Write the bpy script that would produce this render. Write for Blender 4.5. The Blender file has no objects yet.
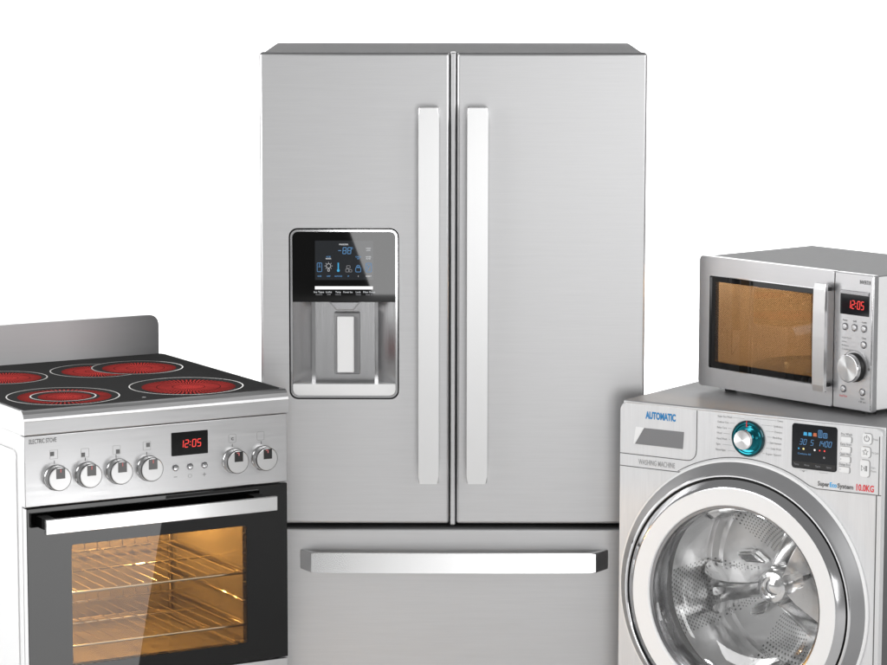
import bpy, bmesh, math, random
from math import pi, sin, cos, radians
from mathutils import Vector, Matrix
random.seed(4)
scene = bpy.context.scene
COL = scene.collection

# ------------------------------------------------------------------ materials
def new_mat(name):
    m = bpy.data.materials.new(name); m.use_nodes = True
    nt = m.node_tree; nt.nodes.clear()
    out = nt.nodes.new('ShaderNodeOutputMaterial')
    return m, nt, out

def principled(name, col, rough=.4, metal=0., spec=.5, ior=None, coat=0., emis=None, estr=0., noise=.0, nscale=40., bump=0.):
    m, nt, out = new_mat(name)
    b = nt.nodes.new('ShaderNodeBsdfPrincipled')
    b.inputs['Base Color'].default_value = (*col, 1); b.inputs['Roughness'].default_value = rough
    b.inputs['Metallic'].default_value = metal; b.inputs['Specular IOR Level'].default_value = spec
    if ior: b.inputs['IOR'].default_value = ior
    b.inputs['Coat Weight'].default_value = coat
    if emis:
        b.inputs['Emission Color'].default_value = (*emis, 1); b.inputs['Emission Strength'].default_value = estr
    if noise or bump:
        tc = nt.nodes.new('ShaderNodeTexCoord'); n = nt.nodes.new('ShaderNodeTexNoise')
        n.inputs['Scale'].default_value = nscale; n.inputs['Detail'].default_value = 4
        nt.links.new(tc.outputs['Object'], n.inputs['Vector'])
        mr = nt.nodes.new('ShaderNodeMapRange')
        mr.inputs['To Min'].default_value = max(.0, rough - noise); mr.inputs['To Max'].default_value = rough + noise
        nt.links.new(n.outputs['Fac'], mr.inputs['Value']); nt.links.new(mr.outputs['Result'], b.inputs['Roughness'])
        if bump:
            bp = nt.nodes.new('ShaderNodeBump'); bp.inputs['Strength'].default_value = bump; bp.inputs['Distance'].default_value = .001
            nt.links.new(n.outputs['Fac'], bp.inputs['Height']); nt.links.new(bp.outputs['Normal'], b.inputs['Normal'])
    nt.links.new(b.outputs['BSDF'], out.inputs['Surface'])
    return m

def brushed(name, col, rough, metal=1., along='X', amt=.035, ramt=.06, bump=.05, aniso=0., fine=420., spec=.5):
    """brushed sheet metal: fine streaks along one axis of the part"""
    m, nt, out = new_mat(name)
    N = nt.nodes.new; L = nt.links.new
    b = N('ShaderNodeBsdfPrincipled'); tc = N('ShaderNodeTexCoord')
    b.inputs['Metallic'].default_value = metal; b.inputs['Specular IOR Level'].default_value = spec
    b.inputs['Anisotropic'].default_value = aniso
    def streak(k, f):
        mp = N('ShaderNodeMapping'); L(tc.outputs['Object'], mp.inputs['Vector'])
        s = (k, f, f) if along == 'X' else (f, f, k)
        mp.inputs['Scale'].default_value = s
        n = N('ShaderNodeTexNoise'); n.inputs['Scale'].default_value = 1; n.inputs['Detail'].default_value = 3
        L(mp.outputs['Vector'], n.inputs['Vector']); return n
    a = streak(14, fine); c = streak(5, fine * .28)
    mx = N('ShaderNodeMath'); mx.operation = 'ADD'
    L(a.outputs['Fac'], mx.inputs[0]); L(c.outputs['Fac'], mx.inputs[1])
    mr = N('ShaderNodeMapRange'); mr.inputs['From Min'].default_value = .6; mr.inputs['From Max'].default_value = 1.4
    mr.inputs['To Min'].default_value = 1 - amt; mr.inputs['To Max'].default_value = 1 + amt
    L(mx.outputs[0], mr.inputs['Value'])
    vm = N('ShaderNodeVectorMath'); vm.operation = 'SCALE'; vm.inputs[0].default_value = col
    L(mr.outputs['Result'], vm.inputs['Scale']); L(vm.outputs['Vector'], b.inputs['Base Color'])
    m2 = N('ShaderNodeMapRange'); m2.inputs['From Min'].default_value = .6; m2.inputs['From Max'].default_value = 1.4
    m2.inputs['To Min'].default_value = rough - ramt; m2.inputs['To Max'].default_value = rough + ramt
    L(mx.outputs[0], m2.inputs['Value']); L(m2.outputs['Result'], b.inputs['Roughness'])
    bp = N('ShaderNodeBump'); bp.inputs['Strength'].default_value = bump; bp.inputs['Distance'].default_value = .0006
    L(mx.outputs[0], bp.inputs['Height']); L(bp.outputs['Normal'], b.inputs['Normal'])
    L(b.outputs['BSDF'], out.inputs['Surface'])
    return m

def thin_glass(name, tint, ior, rough=.0, sheet=False, dots=None, opacity=0., body=(.01, .01, .01)):
    """a clear pane: what lies behind, seen through its tint, plus its mirror reflection"""
    m, nt, out = new_mat(name); N = nt.nodes.new; L = nt.links.new
    tr = N('ShaderNodeBsdfTransparent'); tr.inputs['Color'].default_value = (*tint, 1)
    gl = N('ShaderNodeBsdfGlossy'); gl.inputs['Roughness'].default_value = rough
    fr = N('ShaderNodeFresnel'); fr.inputs['IOR'].default_value = ior
    src = tr.outputs[0]
    if dots or opacity:
        df = N('ShaderNodeBsdfDiffuse'); df.inputs['Color'].default_value = (*body, 1)
        mx0 = N('ShaderNodeMixShader')
        if dots:
            tc = N('ShaderNodeTexCoord'); mp = N('ShaderNodeMapping'); L(tc.outputs['Object'], mp.inputs['Vector'])
            mp.inputs['Rotation'].default_value = (0, radians(45), 0); mp.inputs['Scale'].default_value = (dots,) * 3
            sx = N('ShaderNodeSeparateXYZ'); L(mp.outputs['Vector'], sx.inputs[0])
            ds = []
            for ax in ('X', 'Z'):
                f = N('ShaderNodeMath'); f.operation = 'FRACT'; L(sx.outputs[ax], f.inputs[0])
                s = N('ShaderNodeMath'); s.operation = 'SUBTRACT'; s.inputs[1].default_value = .5; L(f.outputs[0], s.inputs[0])
                q = N('ShaderNodeMath'); q.operation = 'POWER'; q.inputs[1].default_value = 2
                ab = N('ShaderNodeMath'); ab.operation = 'ABSOLUTE'; L(s.outputs[0], ab.inputs[0]); L(ab.outputs[0], q.inputs[0]); ds.append(q)
            ad = N('ShaderNodeMath'); L(ds[0].outputs[0], ad.inputs[0]); L(ds[1].outputs[0], ad.inputs[1])
            gt = N('ShaderNodeMath'); gt.operation = 'GREATER_THAN'; gt.inputs[1].default_value = .165; L(ad.outputs[0], gt.inputs[0])
            mu = N('ShaderNodeMath'); mu.operation = 'MULTIPLY'; mu.inputs[1].default_value = opacity; L(gt.outputs[0], mu.inputs[0])
            L(mu.outputs[0], mx0.inputs['Fac'])
        else:
            mx0.inputs['Fac'].default_value = opacity
        L(tr.outputs[0], mx0.inputs[1]); L(df.outputs[0], mx0.inputs[2]); src = mx0.outputs[0]
    gm = N('ShaderNodeNewGeometry'); inv = N('ShaderNodeMath'); inv.operation = 'SUBTRACT'; inv.inputs[0].default_value = 1; L(gm.outputs['Backfacing'], inv.inputs[1])
    fm = N('ShaderNodeMath'); fm.operation = 'MULTIPLY'; L(fr.outputs[0], fm.inputs[0]); L(inv.outputs[0], fm.inputs[1])
    mx = N('ShaderNodeMixShader'); L(fm.outputs[0], mx.inputs['Fac']); L(src, mx.inputs[1]); L(gl.outputs[0], mx.inputs[2])
    if sheet:                                                # single-walled glass: same mirror share from both sides
        lw = N('ShaderNodeLayerWeight'); f0 = ((ior - 1) / (ior + 1)) ** 2 * 2
        pw = N('ShaderNodeMath'); pw.operation = 'POWER'; pw.inputs[1].default_value = 5; L(lw.outputs['Facing'], pw.inputs[0])
        ml = N('ShaderNodeMath'); ml.operation = 'MULTIPLY_ADD'; ml.inputs[1].default_value = 1 - f0; ml.inputs[2].default_value = f0
        L(pw.outputs[0], ml.inputs[0]); L(ml.outputs[0], mx.inputs['Fac'])
    L(mx.outputs[0], out.inputs['Surface'])
    return m

def emitter(name, col, s):
    return principled(name, (col[0]*.1, col[1]*.1, col[2]*.1), .4, emis=col, estr=s)

def element_mat(name, cx, cy, R, rot=0.):
    """infrared heating element under ceramic glass: glowing ribbon coils set radially"""
    m, nt, out = new_mat(name); N = nt.nodes.new; L = nt.links.new
    def math(op, a=None, b=None, av=None, bv=None):
        n = N('ShaderNodeMath'); n.operation = op
        if a is not None: L(a, n.inputs[0])
        if av is not None: n.inputs[0].default_value = av
        if b is not None: L(b, n.inputs[1])
        if bv is not None: n.inputs[1].default_value = bv
        return n.outputs[0]
    tc = N('ShaderNodeTexCoord'); sp = N('ShaderNodeSeparateXYZ'); L(tc.outputs['Object'], sp.inputs[0])
    x = math('SUBTRACT', sp.outputs['X'], bv=cx); y = math('SUBTRACT', sp.outputs['Y'], bv=cy)
    r = math('DIVIDE', math('SQRT', math('ADD', math('MULTIPLY', x, x), math('MULTIPLY', y, y))), bv=R)
    ang = math('ARCTAN2', y, x)
    ring = math('FLOOR', math('MULTIPLY', r, bv=3.0))
    ph = math('ADD', math('MULTIPLY', ang, bv=64 / (2 * pi)), math('MULTIPLY', ring, bv=.5))
    dash = math('GREATER_THAN', math('ABSOLUTE', math('SUBTRACT', math('FRACT', ph), bv=.5)), bv=.28)
    gap = math('GREATER_THAN', math('FRACT', math('MULTIPLY', r, bv=3.0)), bv=.07)
    on = math('MULTIPLY', dash, gap)
    nz = N('ShaderNodeTexNoise'); nz.inputs['Scale'].default_value = 22; L(tc.outputs['Object'], nz.inputs['Vector'])
    on = math('MULTIPLY', math('ADD', math('MULTIPLY', on, bv=.85), bv=.10), math('MULTIPLY', math('ADD', nz.outputs['Fac'], bv=.5), math('SUBTRACT', math('MULTIPLY', math('MULTIPLY', r, r), bv=-.75), bv=-1.35)))
    b = N('ShaderNodeBsdfPrincipled'); b.inputs['Base Color'].default_value = (.03, .02, .02, 1)
    b.inputs['Roughness'].default_value = .5; b.inputs['Specular IOR Level'].default_value = 0
    b.inputs['Emission Color'].default_value = (1, .08, .07, 1)
    L(math('MULTIPLY', on, bv=GLOW), b.inputs['Emission Strength'])
    L(b.outputs['BSDF'], out.inputs['Surface'])
    return m

def drum_mat(name):
    """stainless drum sheet with punched holes, laid out round the drum's axis"""
    m, nt, out = new_mat(name); N = nt.nodes.new; L = nt.links.new
    def math(op, a=None, b=None, bv=None):
        n = N('ShaderNodeMath'); n.operation = op
        if a is not None: L(a, n.inputs[0])
        if b is not None: L(b, n.inputs[1])
        if bv is not None: n.inputs[1].default_value = bv
        return n.outputs[0]
    tc = N('ShaderNodeTexCoord'); sp = N('ShaderNodeSeparateXYZ'); L(tc.outputs['Object'], sp.inputs[0])
    x = math('SUBTRACT', sp.outputs['X'], bv=.30); z = math('SUBTRACT', sp.outputs['Z'], bv=.499)
    r = math('SQRT', math('ADD', math('MULTIPLY', x, x), math('MULTIPLY', z, z)))
    ang = math('ARCTAN2', z, x)
    t = math('ADD', r, sp.outputs['Y'])
    a = math('MULTIPLY', t, bv=110.); row = math('FLOOR', a)
    bb = math('ADD', math('MULTIPLY', ang, bv=150 / (2 * pi)), math('MULTIPLY', row, bv=.5))
    fa = math('SUBTRACT', math('FRACT', a), bv=.5); fb = math('SUBTRACT', math('FRACT', bb), bv=.5)
    d = math('ADD', math('MULTIPLY', fa, fa), math('MULTIPLY', fb, fb))
    hole = math('LESS_THAN', d, bv=.05)
    band = math('GREATER_THAN', math('SINE', math('MULTIPLY', ang, bv=6.)), bv=-.2)
    hole = math('MULTIPLY', hole, band)
    mix = N('ShaderNodeMix'); mix.data_type = 'RGBA'; L(hole, mix.inputs[0])
    mix.inputs[6].default_value = (.9, .9, .9, 1); mix.inputs[7].default_value = (.16, .16, .16, 1)
    n = N('ShaderNodeTexNoise'); n.inputs['Scale'].default_value = 16; n.inputs['Detail'].default_value = 2; L(tc.outputs['Object'], n.inputs['Vector'])
    bp = N('ShaderNodeBump'); bp.inputs['Strength'].default_value = .3; bp.inputs['Distance'].default_value = .02
    L(n.outputs['Fac'], bp.inputs['Height'])
    b = N('ShaderNodeBsdfPrincipled'); L(mix.outputs[2], b.inputs['Base Color']); b.inputs['Metallic'].default_value = 1
    b.inputs['Roughness'].default_value = .3; L(bp.outputs['Normal'], b.inputs['Normal'])
    L(b.outputs['BSDF'], out.inputs['Surface'])
    return m

def spun(name, cx, cz, col=(.8, .8, .8), rough=.22, n=6):
    """lathe-turned metal cap: the conical glint of spun aluminium comes from anisotropy round the centre"""
    m, nt, out = new_mat(name); N = nt.nodes.new; L = nt.links.new
    tc = N('ShaderNodeTexCoord'); sp = N('ShaderNodeSeparateXYZ'); L(tc.outputs['Object'], sp.inputs[0])
    def math(op, a, b=None, bv=None):
        k = N('ShaderNodeMath'); k.operation = op; L(a, k.inputs[0])
        if b is not None: L(b, k.inputs[1])
        if bv is not None: k.inputs[1].default_value = bv
        return k.outputs[0]
    x = math('SUBTRACT', sp.outputs['X'], bv=cx); z = math('SUBTRACT', sp.outputs['Z'], bv=cz)
    # tangent direction around the cap axis (local y): (-z, 0, x), turned to world space
    cb = N('ShaderNodeCombineXYZ'); L(math('MULTIPLY', z, bv=-1.), cb.inputs[0]); L(x, cb.inputs[2])
    vt = N('ShaderNodeVectorTransform'); vt.vector_type = 'VECTOR'; vt.convert_from = 'OBJECT'; vt.convert_to = 'WORLD'
    L(cb.outputs[0], vt.inputs[0])
    nm = N('ShaderNodeVectorMath'); nm.operation = 'NORMALIZE'; L(vt.outputs[0], nm.inputs[0])
    b = N('ShaderNodeBsdfPrincipled'); b.inputs['Base Color'].default_value = (*col, 1); b.inputs['Metallic'].default_value = 1
    b.inputs['Roughness'].default_value = rough; b.inputs['Anisotropic'].default_value = .85
    L(nm.outputs[0], b.inputs['Tangent']); L(b.outputs['BSDF'], out.inputs['Surface'])
    return m

GLOW = .56
STEEL = brushed('fridge_steel', (.61, .61, .615), .36, along='X', amt=.035, ramt=.02, bump=.012, fine=560)
STEEL_STOVE = brushed('stove_steel', (.56, .56, .565), .34, along='X', amt=.03)
STEEL_MW = brushed('microwave_steel', (.72, .72, .73), .32, along='X', amt=.015, ramt=.03, bump=.015)
SATIN = principled('satin_bar', (.80, .80, .80), .3, metal=1)
SATIN_X = principled('satin_bar_horizontal', (.74, .74, .74), .25, metal=1)
SILVER = brushed('silver_lacquer', (.69, .69, .695), .36, metal=.2, along='Z', amt=.05, ramt=.05, bump=.1, fine=300)
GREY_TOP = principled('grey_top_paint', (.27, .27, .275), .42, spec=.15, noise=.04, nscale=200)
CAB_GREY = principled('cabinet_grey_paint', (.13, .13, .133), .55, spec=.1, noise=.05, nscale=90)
MW_TOP = principled('oven_cabinet_grey', (.27, .27, .275), .5, spec=.12, noise=.05, nscale=120)
WHITE = principled('white_enamel', (.84, .84, .84), .3)
CHROME = principled('chrome', (.78, .78, .79), .08, metal=1)
CHROME_D = principled('dark_chrome', (.42, .42, .43), .2, metal=1)
KEDGE = principled('knob_edge_dark', (.16, .16, .16), .3, metal=1)
GREYRING = principled('grey_ring', (.30, .30, .305), .32, metal=.5)
PALE = principled('pale_plastic', (.82, .82, .82), .3)
BLACKGL = principled('black_glass', (.001, .001, .001), .015, ior=1.45)
BLACK = principled('black_plastic', (.008, .008, .008), .45)
DARK = principled('dark_gap', (.02, .02, .02), .6)
SEAM = principled('seam_shadow_gap', (.10, .10, .10), .6)
RUBBER = principled('grey_rubber', (.10, .10, .10), .55)
INKG = principled('grey_ink', (.13, .13, .13), .5)
INKL = principled('light_grey_ink', (.33, .33, .33), .5)
INKR = principled('red_ink', (.72, .05, .06), .5)
PINK = principled('pink_ink', (.55, .16, .16), .5)
INKB = principled('blue_ink', (.02, .22, .50), .5)
INKC = principled('bright_blue_ink', (.03, .40, .80), .5)
TEAL = principled('teal_ring', (.010, .17, .21), .16, metal=.85)
LED_R = emitter('red_led', (1, .06, .05), 1.1)
LED_B = emitter('blue_led', (.14, .40, .78), .5)
LED_C = emitter('cyan_led', (.05, .45, .80), .75)
LED_W = emitter('white_led', (.9, .92, .95), .55)
LED_WB = emitter('bright_white_led', (1, 1, 1), .95)
LED_G = emitter('dim_grey_led', (.55, .55, .58), .35)
LED_Y = emitter('yellow_led', (1, .85, .35), .9)
LED_O = emitter('orange_led', (.9, .22, .08), .5)
LCD = principled('lcd_dark', (.012, .013, .015), .05, ior=1.36)
LCD_ON = principled('lcd_backlit', (.008, .009, .011), .015, ior=1.45, emis=(.012, .013, .014), estr=1)
COOK = principled('ceramic_glass', (.058, .058, .058), .2, spec=0., noise=.02, nscale=300)
RINGW = principled('white_zone_print', (.62, .61, .58), .3)
ENAMEL = principled('oven_enamel', (.27, .23, .19), .25, metal=.7)
WIRE = principled('rack_wire', (.66, .61, .54), .2, metal=1)
OVENPANE = thin_glass('oven_pane', (.66, .64, .60), 1.45)
BLKPANE = BLACKGL
MWPANE = thin_glass('microwave_pane', (.74, .66, .56), 1.5, dots=300., opacity=.85, body=(.02, .014, .01))
BOWL = thin_glass('bowl_glass', (.96, .96, .96), 1.6, sheet=True)
DRUM = drum_mat('punched_drum_steel')
CAVITY = principled('microwave_cavity_paint', (.30, .26, .22), .4, noise=.05, nscale=30)
LAMPGL = emitter('oven_lamp_glass', (1, .62, .22), 10)
FLOORM = principled('white_seamless_paper', (.88, .88, .88), .7, spec=.2, noise=.05, nscale=3)

# ------------------------------------------------------------------ mesh helpers
def link(name, bm, mat, parent=None, smooth=True, limit=.0012):
    bmesh.ops.recalc_face_normals(bm, faces=bm.faces)
    me = bpy.data.meshes.new(name); bm.to_mesh(me); bm.free()
    o = bpy.data.objects.new(name, me); COL.objects.link(o)
    mats = mat if isinstance(mat, (list, tuple)) else [mat]
    for m in mats: me.materials.append(m)
    if parent is not None: o.parent = parent
    if smooth:
        me.set_sharp_from_angle(angle=radians(35))
        me.polygons.foreach_set('use_smooth', [p.area < limit and max(abs(c) for c in p.normal) < .99999 for p in me.polygons])
    return o

def box(bm, x0, x1, y0, y1, z0, z1, bev=0., seg=3):
    r = bmesh.ops.create_cube(bm, size=1)
    vs = r['verts']
    for v in vs:
        v.co = Vector(((x0 + x1) / 2 + v.co.x * (x1 - x0), (y0 + y1) / 2 + v.co.y * (y1 - y0), (z0 + z1) / 2 + v.co.z * (z1 - z0)))
    if bev:
        es = list({e for v in vs for e in v.link_edges})
        bmesh.ops.bevel(bm, geom=es, offset=bev, segments=seg, affect='EDGES', profile=.5)
    return bm

def prism(bm, pts, axis, a, b, bev=0., seg=2):
    """polygon pts in the plane across axis ('x','y','z') pushed from a to b"""
    def P(p, t):
        return {'y': (p[0], t, p[1]), 'x': (t, p[0], p[1]), 'z': (p[0], p[1], t)}[axis]
    A = [bm.verts.new(P(p, a)) for p in pts]; B = [bm.verts.new(P(p, b)) for p in pts]
    n = len(pts); fs = [bm.faces.new(A), bm.faces.new(list(reversed(B)))]
    for i in range(n):
        fs.append(bm.faces.new((A[i], B[i], B[(i + 1) % n], A[(i + 1) % n])))
    if bev:
        es = list({e for f in fs[:2] for e in f.edges})
        bmesh.ops.bevel(bm, geom=es, offset=bev, segments=seg, affect='EDGES', profile=.5)
    return bm

def rrect(x0, x1, z0, z1, r, n=6):
    if not isinstance(r, (tuple, list)): r = (r,) * 4       # bl, br, tr, tl
    out = []
    for (cx, cz, a, q) in ((x0 + r[0], z0 + r[0], pi, r[0]), (x1 - r[1], z0 + r[1], 1.5 * pi, r[1]), (x1 - r[2], z1 - r[2], 0, r[2]), (x0 + r[3], z1 - r[3], .5 * pi, r[3])):
        for k in range(n + 1):
            t = a + k / n * pi / 2; out.append((cx + q * cos(t), cz + q * sin(t)))
    return out

def rframe(bm, outer, inner, y0, y1):
    """flat frame (same number of points outside and inside), thickness along y"""
    n = len(outer)
    rows = [[bm.verts.new((p[0], y, p[1])) for p in pl] for pl, y in ((outer, y0), (inner, y0), (inner, y1), (outer, y1))]
    for k in range(4):
        A, B = rows[k], rows[(k + 1) % 4]
        for i in range(n):
            bm.faces.new((A[i], A[(i + 1) % n], B[(i + 1) % n], B[i]))
    return bm

def lathe(bm, cx, cz, prof, n=64, a0=0., a1=2 * pi, close=False):
    """profile of (radius, y) turned round the axis through (cx, cz) along y"""
    full = abs(a1 - a0 - 2 * pi) < 1e-6
    m = n if full else n + 1
    rows = []
    for (r, y) in prof:
        if r < 1e-6: rows.append([bm.verts.new((cx, y, cz))])
        else: rows.append([bm.verts.new((cx + r * cos(a0 + (a1 - a0) * k / n), y, cz + r * sin(a0 + (a1 - a0) * k / n))) for k in range(m)])
    pairs = list(zip(rows, rows[1:]))
    if close: pairs.append((rows[-1], rows[0]))
    for A, B in pairs:
        for k in range(n):
            k2 = (k + 1) % m
            if len(A) == 1 and len(B) == 1: continue
            if len(A) == 1: bm.faces.new((A[0], B[k], B[k2]))
            elif len(B) == 1: bm.faces.new((A[k], A[k2], B[0]))
            else: bm.faces.new((A[k], A[k2], B[k2], B[k]))
    return bm

def tube(bm, pts, r, n=8):
    pts = [Vector(p) for p in pts]; rows = []
    for i, p in enumerate(pts):
        d = (pts[min(i + 1, len(pts) - 1)] - pts[max(i - 1, 0)]).normalized()
        up = Vector((0, 0, 1)) if abs(d.z) < .9 else Vector((1, 0, 0))
        a = d.cross(up).normalized(); b = d.cross(a)
        rows.append([bm.verts.new(p + a * r * cos(2 * pi * k / n) + b * r * sin(2 * pi * k / n)) for k in range(n)])
    for A, B in zip(rows, rows[1:]):
        for k in range(n): bm.faces.new((A[k], A[(k + 1) % n], B[(k + 1) % n], B[k]))
    bm.faces.new(rows[0]); bm.faces.new(list(reversed(rows[-1])))
    return bm

def strip(bm, pts, w, y0, y1, closed=False):
    """a thin raised line following pts in the x-z plane"""
    n = len(pts); L = []; R = []
    for i in range(n):
        if closed: a, b = pts[i - 1], pts[(i + 1) % n]
        else: a, b = pts[max(i - 1, 0)], pts[min(i + 1, n - 1)]
        dx, dz = b[0] - a[0], b[1] - a[1]; l = math.hypot(dx, dz) or 1
        nx, nz = -dz / l * w / 2, dx / l * w / 2
        L.append((pts[i][0] + nx, pts[i][1] + nz)); R.append((pts[i][0] - nx, pts[i][1] - nz))
    rng = range(n) if closed else range(n - 1)
    vl = [[bm.verts.new((p[0], y, p[1])) for p in q] for q in (L, R) for y in (y0, y1)]   # L0 L1 R0 R1
    L0, L1, R0, R1 = vl
    for i in rng:
        j = (i + 1) % n
        bm.faces.new((L0[i], L0[j], R0[j], R0[i])); bm.faces.new((L0[i], L1[i], L1[j], L0[j])); bm.faces.new((R0[i], R0[j], R1[j], R1[i]))
    return bm

def cut(o, cutter_bm):
    """take the cutter's shape out of the object and keep the result as plain mesh"""
    bmesh.ops.recalc_face_normals(cutter_bm, faces=cutter_bm.faces)
    me = bpy.data.meshes.new('cutter'); cutter_bm.to_mesh(me); cutter_bm.free()
    c = bpy.data.objects.new('cutter', me); COL.objects.link(c)
    par = o.parent; o.parent = None
    md = o.modifiers.new('b', 'BOOLEAN'); md.operation = 'DIFFERENCE'; md.solver = 'EXACT'; md.object = c
    dg = bpy.context.evaluated_depsgraph_get(); dg.update()
    nm = bpy.data.meshes.new_from_object(o.evaluated_get(dg), depsgraph=dg)
    o.modifiers.clear(); old = o.data; o.data = nm; nm.name = old.name
    bpy.data.meshes.remove(old); bpy.data.objects.remove(c); bpy.data.meshes.remove(me)
    o.parent = par
    nm.set_sharp_from_angle(angle=radians(35))
    nm.polygons.foreach_set('use_smooth', [max(abs(c) for c in p.normal) < .9995 for p in nm.polygons])
    return o

def text(s, name, mat, parent, x, z, y, h, width=None, align='LEFT', bold=0., th=.0002, slant=0., space=1.):
    """raised lettering on a front face (reads along +x, up +z, faces -y); h is the capital height"""
    c = bpy.data.curves.new(name, 'FONT'); c.body = s; c.size = 1; c.offset = bold; c.resolution_u = 3; c.space_character = space
    c.extrude = 0; c.shear = slant
    t = bpy.data.objects.new(name, c); COL.objects.link(t)
    dg = bpy.context.evaluated_depsgraph_get(); dg.update()
    me = bpy.data.meshes.new_from_object(t.evaluated_get(dg), depsgraph=dg)
    bpy.data.objects.remove(t); bpy.data.curves.remove(c)
    xs = [v.co.x for v in me.vertices]; ys = [v.co.y for v in me.vertices]
    x0, x1, y0, y1 = min(xs), max(xs), 0, max(ys)
    sz = h / .70
    sx = width / (x1 - x0) if width else sz
    W = (x1 - x0) * sx
    off = {'LEFT': 0, 'CENTER': -W / 2, 'RIGHT': -W}[align]
    for v in me.vertices:
        v.co = Vector((x + off + (v.co.x - x0) * sx, y, z + v.co.y * sz))
    o = bpy.data.objects.new(name, me); COL.objects.link(o); me.materials.append(mat); o.parent = parent
    return o

SEG = {'0': 'abcdef', '1': 'bc', '2': 'abged', '3': 'abgcd', '4': 'fgbc', '5': 'afgcd', '6': 'afgedc', '7': 'abc', '8': 'abcdefg', '9': 'abcfgd', '-': 'g', ' ': ''}
def digits(bm, s, x, z, y, h, w, t, gap, slant=.08):
    """seven-segment figures, z is the foot of the digits"""
    for ch in s:
        if ch == ':':
            for k in (.28, .72):
                prism(bm, [(x + slant * h * k - t * .6, z + h * k - t * .6), (x + slant * h * k + t * .6, z + h * k - t * .6), (x + slant * h * k + t * .6, z + h * k + t * .6), (x + slant * h * k - t * .6, z + h * k + t * .6)], 'y', y, y + .0003)
            x += gap * 1.3; continue
        g = t * .15
        S = {'a': ((0, 1), (1, 1)), 'g': ((0, .5), (1, .5)), 'd': ((0, 0), (1, 0)), 'f': ((0, .5), (0, 1)), 'b': ((1, .5), (1, 1)), 'e': ((0, 0), (0, .5)), 'c': ((1, 0), (1, .5))}
        for k in SEG[ch]:
            (ax, az), (bx, bz) = S[k]
            A = (x + ax * w, z + az * h); B = (x + bx * w, z + bz * h)
            if ax == bx: pts = [(A[0] - t / 2, A[1] + g), (A[0] + t / 2, A[1] + g), (B[0] + t / 2, B[1] - g), (B[0] - t / 2, B[1] - g)]
            else: pts = [(A[0] + g, A[1] - t / 2), (B[0] - g, B[1] - t / 2), (B[0] - g, B[1] + t / 2), (A[0] + g, A[1] + t / 2)]
            pts = [(p[0] + slant * (p[1] - z), p[1]) for p in pts]
            prism(bm, pts, 'y', y, y + .0003)
        x += w + gap
    return x

def thing(name, label, cat, loc, rotz):
    o = bpy.data.objects.new(name, None); COL.objects.link(o)
    o.empty_display_size = .1
    o.location = loc; o.rotation_euler = (0, 0, radians(rotz)); o['label'] = label; o['category'] = cat
    return o
def part(name, mat, parent, bm=None, **k):
    return link(name, bm, mat, parent, **k)
B = bmesh.new
def boxp(name, mat, parent, *a, bev=0., seg=3, **k):
    return link(name, box(B(), *a, bev=bev, seg=seg), mat, parent, **k)

def face_slots(o, test):
    for p in o.data.polygons: p.material_index = test(p)

# ================================================================== REFRIGERATOR
FR = thing('refrigerator', 'tall stainless steel french door refrigerator with black water dispenser, behind the stove', 'refrigerator', (-.389, 6.464, 0), -.177)
W, H = .83, 1.62
boxp('cabinet', CAB_GREY, FR, .003, W - .003, .072, .60, .05, H - .002, bev=.006)
boxp('kick_plate', DARK, FR, .02, W - .02, .05, .072, .01, .10)
for fx in (.06, W - .06):
    for fy in (.12, .55):
        part('foot', BLACK, FR, lathe(B(), 0, 0, [(0, 0), (.02, 0), (.02, .05), (0, .05)], 16))
        f = FR.children[-1]; f.rotation_euler = (radians(90), 0, 0); f.location = (fx, fy, 0)
boxp('seal_strip', principled('door_seal', (.06, .06, .06), .6), FR, .006, W - .006, .058, .072, .10, H - .006)
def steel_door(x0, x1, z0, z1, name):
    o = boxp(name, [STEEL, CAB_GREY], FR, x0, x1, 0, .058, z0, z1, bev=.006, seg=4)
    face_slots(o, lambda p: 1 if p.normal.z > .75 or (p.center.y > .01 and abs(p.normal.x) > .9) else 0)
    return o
d1 = steel_door(0, .4072, .5965, H, 'door')
d2 = steel_door(.4236, W, .5965, H, 'door')
d3 = steel_door(0, W, .105, .5855, 'freezer_drawer')
part('centre_strip', STEEL, FR, box(B(), .4094, .4214, .005, .056, .592, H + .001, bev=.003))
# dispenser hole in the left door
cut(d1, prism(B(), rrect(.0613, .2989, .8709, 1.244, .019), 'y', -.02, .052))
for p in d1.data.polygons:
    if p.center.y > .004 and p.center.x > .03 and p.center.x < .33 and p.center.z < 1.3 and p.center.z > .8: p.material_index = 1

def bar_handle(par, x0, x1, z0, z1):
    # bowed flat bar, seen from the side: ends turn back to the door
    out, inn = [], []
    n = 48
    for k in range(n + 1):
        t = k / n; z = z0 + (z1 - z0) * t
        out.append((-.053 - .002 * (1 - (2 * t - 1) ** 2), z))
    inn = [(-.0330 - .002 * (1 - (2 * (k / n) - 1) ** 2), z0 + .028 + (z1 - z0 - .056) * k / n) for k in range(n + 1)]
    pts = [(-.0005, z0)] + out + [(-.0005, z1), (-.0005, z1 - .028)] + list(reversed(inn)) + [(-.0005, z0 + .028)]
    return part('handle', SATIN, par, prism(B(), pts, 'x', x0, x1, bev=.0050, seg=5), limit=3e-4)
bar_handle(d1, .3412, .3850, .694, 1.506)
bar_handle(d2, .4453, .4896, .694, 1.506)
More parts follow.
